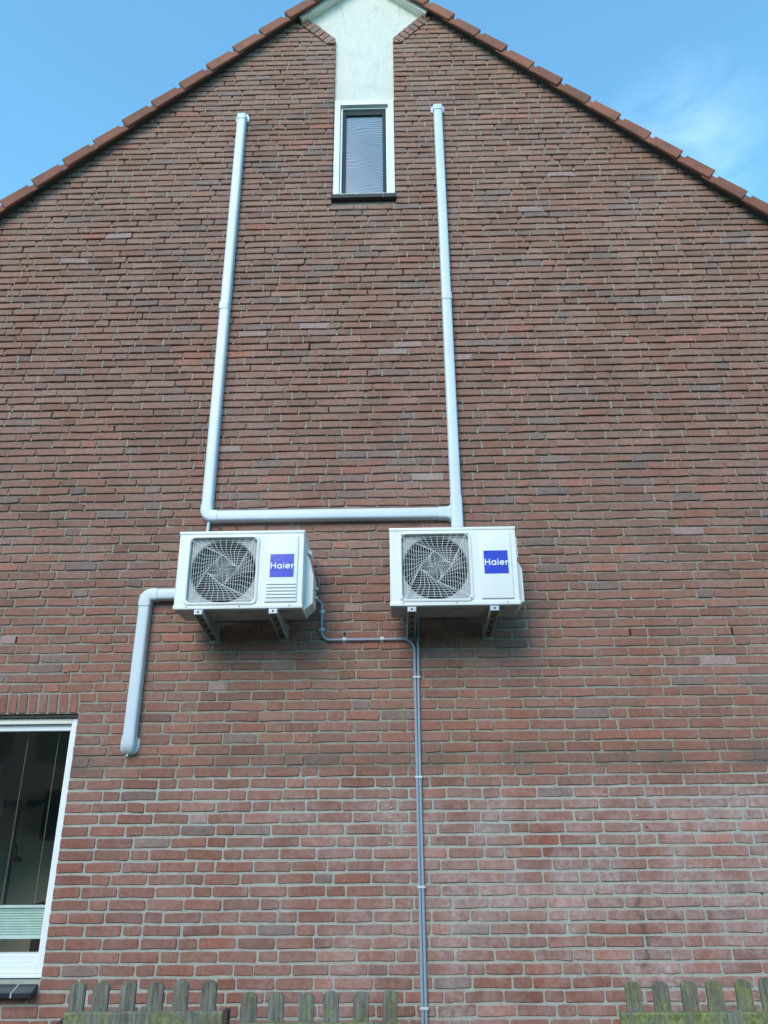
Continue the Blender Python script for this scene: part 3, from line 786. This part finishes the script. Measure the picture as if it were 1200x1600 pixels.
    def wire(p, q, r=.0014, dy=0.): 
        b.tube([(p[0], Y-.001+dy, p[1]), (q[0], Y-.001+dy, q[1])], r, 4, False)
    def inner(p, k):                                          # quarter-turn k about the fan axis
        x_, z_ = p[0]-gx, p[1]-gz
        for _ in range(k): x_, z_ = z_, -x_
        return (gx+x_, gz+z_)
    sect = [(-.012, V), (-H, H*.93), (H*.93, H), (V, .012)]
    for k in range(4):
        for m in range(13):
            zl = .012+m*.0148; xsx = []
            for q in range(4):
                (ax, az), (bx, bz) = sect[q], sect[(q+1) % 4]
                if (az-zl)*(bz-zl) < 0: xsx.append(ax+(bx-ax)*(zl-az)/(bz-az))
            xsx.sort()
            for u in range(0, len(xsx)-1, 2): wire(inner((gx+xsx[u], gz+zl), k), inner((gx+xsx[u+1], gz+zl), k), .0014)
        D0, D1 = (gx-.012, gz+V), (gx+V, gz+.012); C0, C1 = (gx-H, gz+H*.93), (gx+H*.93, gz+H)
        for i in range(9):
            s_ = i/9; p, q = lerp(D0, D1, s_), lerp(C0, C1, s_*.96+.02 if i else 0); mpt = lerp(p, q, .5); mpt = (mpt[0]-.017*(i > 0), mpt[1]+.004*(i > 0))
            wire(inner(p, k), inner(mpt, k), .0019 if i == 0 else .0014, -.002); wire(inner(mpt, k), inner(q, k), .0019 if i == 0 else .0014, -.002)
    for m in range(9):
        f_, rot = 1-m*.105, R(5.5*m); ring = []
        for p in ((-.012, V), (V, .012), (.012, -V), (-V, -.012)): ring.append((gx+f_*(p[0]*math.cos(rot)-p[1]*math.sin(rot)), gz+f_*(p[0]*math.sin(rot)+p[1]*math.cos(rot))))
        for k in range(4): wire(ring[k], ring[(k+1) % 4], .0019 if m == 0 else .0013)
    for k in range(4): wire(dia[k], (gx, gz), .0012, -.002)
    b.build('wires', 'wire', gr)
    if not louvers:
        for sx in (-1, 1):
            for sz in (-1, 1):
                b = MB(); b.tube([(gx+sx*.203, Y-.0085, gz+sz*.203), (gx+sx*.203, Y-.0125, gz+sz*.203)], .0045, 8); b.build('screw', 'dark_plastic', t)
    # service panel with badge
    px0, px1, pz0, pz1 = X+.548, X+.742, Z+.040, Z+.462
    b = MB(); b.bbox(px0, px1, Y-.008, Y+.004, pz0, pz1, .0065, 3); pn = b.build('service_panel', 'ac_white', t, True)
    if louvers:
        for i in range(5):
            z = Z+.066+i*.0205; b = MB(); b.bbox(px0+.008, px1-.008, Y-.0145, Y-.0082, z, z+.0095, .003); b.build('louver', 'ac_white', pn)
    cx, cz, hs = X+.645, Z+.268, .073
    b = MB(); b.box(cx-hs, cx+hs, Y-.0095, Y-.0083, cz-hs, cz+hs); bd = b.build('badge', 'badge_blue', t, label='blue square badge with white brand lettering')
    lettering(cx-hs*.93, cz-hs*.27, .0385, Y-.0097, bd)
    # lid and base pan
    b = MB(); b.bbox(X-.003, X+AW+.003, Y-.004, Y+AD+.003, Z+AH-.020, Z+AH, .005, 2); b.build('lid', 'ac_white', t, True)
    b = MB(); b.bbox(X-.002, X+AW+.002, Y-.003, Y+AD, Z+.004, Z+.030, .004, 2); b.build('base_skirt', 'ac_white', t, True)
    b = MB(); b.box(X+.006, X+AW-.006, Y+.006, Y+AD-.008, Z, Z+.0115); bp = b.build('base_pan', 'ac_base', t)
    for q in (.14, .36, .60):
        b = MB(); b.bbox(X+q, X+q+.10, Y+.07, Y+.23, Z-.006, Z-.0001, .003); b.build('pan_rib', 'ac_base', bp)
    for q in (.08, .40, .70):
        b = MB(); b.tube([(X+q, Y-.0028, Z+.018), (X+q, Y-.0055, Z+.018)], .0035, 8); b.build('screw', 'dark_plastic', t)
    # valve cover on the right flank
    xr = X+AW+.0005
    if big_cover:
        b = MB()
        out = [(.006, .0), (.050, .040), (.050, .215), (.020, .335), (.006, .36)]
        rings = [[(xr+ex, Y+yy, Z+.020+ez) for ex, ez in [(0, 0)]+out+[(0, .36)]] for yy in (.10, AD-.005)]
        b.loft(rings); b.build('valve_cover', 'ac_white', t)
        b = MB(); b.prism([(xr, Z+.395), (xr+.030, Z+.375), (xr+.034, Z+.395), (xr+.012, Z+.425), (xr, Z+.425)], 'y', Y+.12, Y+.22); b.build('handle', 'ac_white', t)
        for z in (.175, .115):
            b = MB(); b.tube([(xr+.0505, Y+.20, Z+z), (xr+.058, Y+.20, Z+z), (xr+.058, Y+.20, Z+z), (xr+.072, Y+.20, Z+z)], [.015, .015, .010, .010], 8); b.build('valve', 'brass', t)
    else:
        b = MB(); out = [(.004, .0), (.036, .014), (.036, .215), (.016, .262), (.004, .265)]
        rings = [[(xr+ex, Y+yy, Z+.028+ez) for ex, ez in [(0, 0)]+out+[(0, .265)]] for yy in (.07, AD-.005)]
        b.loft(rings); b.build('valve_cover', 'ac_white', t)
        b = MB(); b.bbox(xr, xr+.016, Y+.05, Y+AD-.01, Z+.31, Z+.45, .004); b.build('handle', 'ac_white', t)
    return t
ZU = 2.716; YU = -.422
unit('air_conditioner', -1.353, ZU, YU, 'white outdoor air conditioner with louvered panel, left of the two on wall', True, True)
unit('air_conditioner', -.050, ZU+.003, YU, 'white outdoor air conditioner with plain panel, right of the two on wall', False, False)

def bracket(x, zt, label):
    t = thing('wall_bracket', (x, 0, zt-.2), label, 'bracket', 'steel brackets under the outdoor units')
    hw = .024; y0 = -.445
    pr = [(y0, zt-.006), (y0, zt-.030), (y0+.02, zt-.036), (-.004, zt-.098), (-.004, zt-.006)]
    for s in (-1, 1):
        b = MB(); b.prism(pr, 'x', x+s*hw-.002, x+s*hw+.002); b.build('side_plate', 'galvanised', t)
    b = MB(); b.box(x-hw-.002, x+hw+.002, y0, -.004, zt-.006, zt-.001); b.build('top_flange', 'galvanised', t)
    d = Vector((0, -.004-(y0+.02), -.098+.036)); L = d.length; d.normalize(); nn = Vector((0, d.z, -d.y))
    b = MB(); a = Vector((0, y0+.02, zt-.036)); q = []
    for yy, zz in ((0, 0), (L, 0), (L, .003), (0, .003)): p = a+d*yy-nn*(zz+.010); q.append((p.y, p.z))
    b.prism(q, 'x', x-hw+.0021, x+hw-.0021); wb = b.build('web', 'galvanised_dark', t)
    for f in (.2, .42, .64, .84):
        p = a+d*L*f-nn*.0095; b = MB(); b.box(x-.007, x+.007, p.y-.012, p.y+.012, p.z-.0035, p.z+.0005); b.build('slot', 'hole_shade_black', wb)
    b = MB(); b.bbox(x-hw-.001, x+hw+.001, y0-.006, y0-.0002, zt-.032, zt-.004, .0025); cp = b.build('end_cap', 'galvanised', t)
    b = MB(); b.tube([(x, y0-.0062, zt-.016), (x, y0-.0075, zt-.016)], .006, 10); b.build('bolt_hole_shade', 'hole_shade_black', cp)
    b = MB(); b.bbox(x-hw-.006, x+hw+.006, -.0038, .004, zt-.108, zt-.001, .0015); b.build('wall_flange', 'galvanised', t)
    b = MB(); b.tube([(x, y0+.03, zt-.0009), (x, y0+.03, zt+.0028)], .018, 12); b.build('rubber_foot', 'dark_plastic', t)
for x, lab in ((-1.192, 'steel bracket under the left outdoor unit, the one nearer the window'), (-.746, 'steel bracket under the left outdoor unit, beside the grey conduit bend'),
               (.078, 'steel bracket under the right outdoor unit, directly above the twin conduits'), (.567, 'steel bracket under the right end of the right outdoor unit')):
    bracket(x, ZU-.004, lab)

# ------------------------------------------------------------------ white ducts
DW, DD = .0745, .060
def dprof(w=DW, d=DD):
    """profile: (across, out from wall)"""
    h = w/2; r = .016
    pts = [(-h, .001), (-h, d-r)]+[(-h+r-r*math.cos(R(a)), d-r+r*math.sin(R(a))) for a in (22, 45, 68, 90)]
    return pts+[(-p[0], p[1]) for p in pts[::-1]]
def duct_seg(name, parent, a, b_, w=DW, d=DD):
    a, b_ = Vector(a), Vector(b_); t = (b_-a).normalized(); n = Vector((t.y, -t.x))
    b = MB(); b.loft([[(p.x+n.x*u, -v, p.y+n.y*u) for u, v in dprof(w, d)] for p in (a, b_)]); return b.build(name, 'pvc_white', parent, True)
def duct_elbow(parent, c, d0, d1, leg=.062, r=.050):
    """bend around corner c; d0 = direction from corner to first leg, d1 to the second"""
    c, d0, d1 = Vector(c), Vector(d0).normalized(), Vector(d1).normalized(); path = [c+d0*leg*1.25]
    for i in range(9):
        s = i/8; path.append((1-s)**2*(c+d0*r)+2*s*(1-s)*c+s*s*(c+d1*r))
    path.append(c+d1*leg*1.25); rings = []
    for i, p in enumerate(path):
        t = (path[min(i+1, len(path)-1)]-path[max(i-1, 0)]).normalized(); n = Vector((t.y, -t.x))
        rings.append([(p.x+n.x*u, -v, p.y+n.y*u) for u, v in dprof(DW+.007, DD+.004)])
    b = MB(); b.loft(rings); b.build('elbow', 'pvc_white', parent, True)
def duct_cap(parent, p, d, L=.075):
    """wall entry: domed end with a flange plate; d = direction in which the duct ends"""
    p, d = Vector(p), Vector(d).normalized(); n = Vector((d.y, -d.x)); w, dp = DW+.007, DD+.004; b = MB(); rings = []
    for s in [-.045, 0]+[L*.55*math.sin(R(a)) for a in (15, 30, 45, 60, 75, 88)]:
        k = 1 if s <= 0 else math.sqrt(max(.0, 1-(s/(L*.55))**2)); kw = 1 if s <= 0 else .55+.45*k
        q = p+d*s; rings.append([(q.x+n.x*u*kw, -max(.002, v*k), q.y+n.y*u*kw) for u, v in dprof(w, dp)])
    b.loft(rings); b.build('end_cap', 'pvc_white', parent, True)
    fl = []
    R2 = w/2+.018
    for a in range(0, 181, 15): fl.append((R2*math.cos(R(a)), .014+R2*math.sin(R(a))*.95))
    fl = [(R2, -.022), (R2-.010, -.032)][::-1]+fl+[(-R2, -.022), (-R2+.010, -.032)]
    pts = [(p.x+n.x*u+d.x*v, p.y+n.y*u+d.y*v) for u, v in fl]
    b = MB(); b.loft([[(x, -.0005, z) for x, z in pts], [(x, -.0075, z) for x, z in pts], [(p.x+(x-p.x)*.97, -.0095, p.y+(z-p.y)*.97) for x, z in pts]]); b.build('flange', 'pvc_white', parent, True)
def coupler(parent, p, d):
    p, d = Vector(p), Vector(d).normalized(); return duct_seg('coupler', parent, p-d*.030, p+d*.030, DW+.006, DD+.004)
xl, xr = -1.309, .405; zh = 3.472
ud = thing('cable_duct', (xl, 0, zh), 'white plastic duct with two tall risers joined above the outdoor units', 'duct')
tl, tr_ = (-1.303, 7.235), (.409, 7.285)
duct_seg('duct_run', ud, (xl, zh+.05), tl); duct_seg('duct_run', ud, (xr-.001, 3.2165), tr_); duct_seg('duct_run', ud, (xl+.05, zh), (xr-.04, zh-.003))
duct_elbow(ud, (xl, zh), (0, 1), (1, 0)); duct_cap(ud, tl, (0, 1)); duct_cap(ud, tr_, (0, 1)); coupler(ud, (-1.311, 5.215), (0, 1)); coupler(ud, (.4085, 5.262), (0, 1))
# tee piece
b = MB(); w, d = DW+.007, DD+.004
b.loft([[(xr+u, -v, z) for u, v in dprof(w, d)] for z in (zh-.115, zh+.115)])
rings = []
for s, k in ((-.125, 1.0), (-.075, 1.0), (-.055, 1.12), (-.035, 1.5)): rings.append([(xr+s, -min(v, d-.0008), zh-.003+u*k) for u, v in dprof(w, d)])
b.loft(rings); b.build('tee', 'pvc_white', ud, True)
ld = thing('cable_duct', (-1.66, 0, 1.95), 'short white plastic duct running from left outdoor unit down beside the window', 'duct')
duct_seg('duct_run', ld, (-1.661, 2.922), (-1.664, 2.0)); duct_seg('duct_run', ld, (-1.62, 2.922), (-1.315, 2.925)); duct_elbow(ld, (-1.661, 2.922), (0, -1), (1, 0)); duct_cap(ld, (-1.664, 1.985), (0, -1), .125)
b = MB(); b.tube([(-1.664, -.036, 1.918), (-1.664, -.044, 1.913)], .006, 8); b.build('screw', 'letter_white', ld)
a = W(321, 818, -.03); e = W(318, 832, -.10)
dh = thing('drain_hose', (a.x, -.03, 3.3), 'thin white hose from duct elbow down behind left outdoor unit', 'hose')
b = MB(); b.tube([(xl+.020, -.030, zh-.042), (xl+.018, -.032, zh-.10), (xl+.010, -.045, zh-.20), (xl+.008, -.06, zh-.30)], .011, 10); b.build('hose', 'clip_white', dh, True)

# ------------------------------------------------------------------ grey conduits
def conduit(pts, r, name, label, straight_y=-.0105):
    t = thing(name, (pts[-1][0], 0, 0), label, 'conduit', 'grey conduits on the brick wall')
    b = MB(); b.tube([(x, y, z) for x, y, z in pts], r, 10); b.build('pipe', 'conduit_grey', t, True); return t
def bend(c, r, a0, a1, n=8): return [(c[0]+r*math.cos(R(a0+(a1-a0)*i/n)), -.0125, c[1]+r*math.sin(R(a0+(a1-a0)*i/n))) for i in range(n+1)]
yc = -.0125; rc = .0088
xq = -.4995
pts = [(-.585, -.18, 2.872), (-.555, -.10, 2.872), (-.535, -.035, 2.870), (-.518, yc-.004, 2.864), (xq-.004, yc, 2.853), (xq, yc, 2.835), (xq, yc, 2.70)]+bend((xq+.055, 2.667), .055, 180, 270)+[(-.2, yc, 2.612), (.0, yc, 2.612)]+bend((.022, 2.537), .075, 90, 0)+[(.0958, yc, 2.42), (.0938, yc, 1.187), (.0945, yc, .02)]
c1 = conduit(pts, rc, 'conduit', 'grey conduit bending from left outdoor unit and running down the wall')
c2 = conduit([(.1205, -.10, 2.74), (.1205, -.03, 2.70), (.1205, yc, 2.66), (.1195, yc, 2.5), (.1165, yc, 2.37), (.1125, yc, 1.9), (.1125, yc, 1.187), (.1135, yc, .02)], rc, 'conduit', 'straight grey conduit dropping from under the right outdoor unit')
def saddle(parent, x, z, horiz=False):
    b = MB(); n = 8; L = .011; pr = [(-.019, .0), (-.019, .004), (-.0108, .004)]+[(.0108*math.cos(R(180-180*i/n)), .0125+.0108*math.sin(R(180-180*i/n))) for i in range(n+1)]+[(.0108, .004), (.019, .004), (.019, .0)]
    if horiz: rings = [[(x+s, -v, z+u) for u, v in pr] for s in (-L, L)]
    else: rings = [[(x+u, -v, z+s) for u, v in pr] for s in (-L*.8, L*.8)]
    b.loft(rings); b.build('clip', 'clip_white', parent)
saddle(c1, xq, 2.80); saddle(c1, xq, 2.682); saddle(c1, -.353, 2.612, True); saddle(c1, -.110, 2.612, True)
for z, xa_, xb_ in ((2.369, .0955, .1165), (1.777, .0946, .1125), (1.187, .0938, .1125), (.60, .094, .113)):
    b = MB(); b.bbox(xa_-.014, xb_+.014, -.0235, .001, z-.0065, z+.0065, .002); b.build('clip', 'clip_white', c2)

# ------------------------------------------------------------------ picket fences
def fence(label, pickets, rail, Y, seed, moss, posts=()):
    """pickets: (pixel x, pixel y of the top); rail: (x0, x1, z top)"""
    rr = random.Random(seed)
    pz = [W(px, py, Y) for px, py in pickets]
    t = thing('picket_fence', (sum(p.x for p in pz)/len(pz), Y, 0), label, 'fence', 'weathered picket fences in front of the wall')
    for p in pz:
        w = .0385+rr.uniform(-.0015, .0015); lean = rr.gauss(0, .006); n = 9; ty = rr.uniform(-.002, .002)
        out = [(-w, 0.02), (w, .02), (w, p.z-.022)]+[(w*math.cos(R(180*i/n)), p.z-.022+.022*math.sin(R(180*i/n))) for i in range(1, n)]+[(-w, p.z-.022)]
        out = [(x+lean*z/.8+rr.uniform(-.001, .001), z) for x, z in out]
        b = MB(); b.cur = moss*rr.uniform(.6, 1.1)
        k = len(out)
        fr_ = [(p.x+x*.93, Y+ty, z-.002 if z > .1 else z) for x, z in out]; m1 = [(p.x+x, Y+ty+.003, z) for x, z in out]; bk = [(p.x+x, Y+ty+.019, z) for x, z in out]
        b.loft([fr_, m1, bk]); o = b.build('picket', 'weathered_wood', t, attr=('moss', 'F'))
        bm = bmesh.new(); bm.from_mesh(o.data); bmesh.ops.recalc_face_normals(bm, faces=bm.faces); bm.to_mesh(o.data); bm.free()
    def beam(xa, xb, za, zb, y0, y1, mval, name='rail'):
        b = MB(); n = max(4, int((xb-xa)/.05)); rings = []
        for i in range(n+1):
            x = xa+(xb-xa)*i/n; j = lambda s: rr.gauss(0, s)
            rings.append([(x, y0+.004, za+j(.001)), (x, y1, za), (x, y1, zb+j(.0015)), (x, y0+.006, zb+j(.002)), (x, y0, zb-.006+j(.002)), (x, y0+j(.001), za+.005)])
        b.cur = mval; b.loft(rings); o = b.build(name, 'weathered_wood', t, attr=('moss', 'F'))
        bm = bmesh.new(); bm.from_mesh(o.data); bmesh.ops.recalc_face_normals(bm, faces=bm.faces); bm.to_mesh(o.data); bm.free()
    beam(rail[0], rail[1], rail[2]-.085, rail[2], Y-.034, Y-.0035, moss+.55)
    beam(rail[0], rail[1], .14, .22, Y-.034, Y-.0035, moss)
    for x, zt in posts:
        b = MB(); b.bbox(x-.012, x+.012, Y-.042, Y+.03, 0, zt, .004); b.build('post', 'rust', t)
YFN = -.45
zr = W(225, 1579, YFN).z
l0, l1 = W(104, 1582, YFN).x, W(350, 1582, YFN).x
fence('grey weathered picket fence panel with mossy rail beside the ground floor window', [(121, 1535), (161, 1535), (203, 1534), (243.5, 1535), (285, 1533), (326, 1533)], (l0, l1, zr), YFN, 1, .25, ((l0-.014, zr-.035), (l1+.014, zr+.004)))
m0, m1 = W(376, 1598, YFN).x, W(626, 1597, YFN).x
fence('low greenish picket fence panel in the middle, left of the twin conduits', [(388.5, 1551), (432, 1552), (476, 1552), (517, 1550), (562, 1550), (606, 1548)], (m0, m1, W(500, 1597, YFN).z), YFN, 2, .62, ((m0-.014, .5), (m1+.014, .5)))
r0 = W(967, 1582, YFN).x; zr2 = W(1080, 1580, YFN).z
r1 = r0+1.15
fence('green mossy picket fence panel standing at the right end of the wall', [(990, 1534), (1032, 1534), (1075, 1533), (1116.5, 1532), (1157, 1530.5), (1197, 1528), (1239, 1527), (1281, 1526)], (r0, r1, zr2), YFN, 3, .85, ((r0+.05, .5), (r1-.05, .5)))

# ------------------------------------------------------------------ unseen terrace added behind the camera, for pane reflections and blocking low sky
tr = thing('added_terrace', (0, -22, 0), 'unseen brick terrace added behind the camera for window reflections and low sky blocking', 'house')
b = MB(); b.box(-40, 40, -30, -22, 0, 5.2); b.build('wall', 'outer_wall', tr)
b = MB(); b.prism([(-30.4, 5.0), (-21.6, 5.0), (-26, 9.0)], 'x', -40.2, 40.2); b.build('roof', 'roof_tile', tr)
for i in range(21):
    for z in (.9, 3.2):
        xw = -38+i*3.6
        b = MB(); b.box(xw, xw+1.5, -21.99, -21.95, z, z+1.3); wn_ = b.build('window', 'soffit_dark', tr)
        b = MB(); b.box(xw+.08, xw+1.42, -21.949, -21.94, z+.08, z+1.22); b.build('pane', 'near_black', wn_)
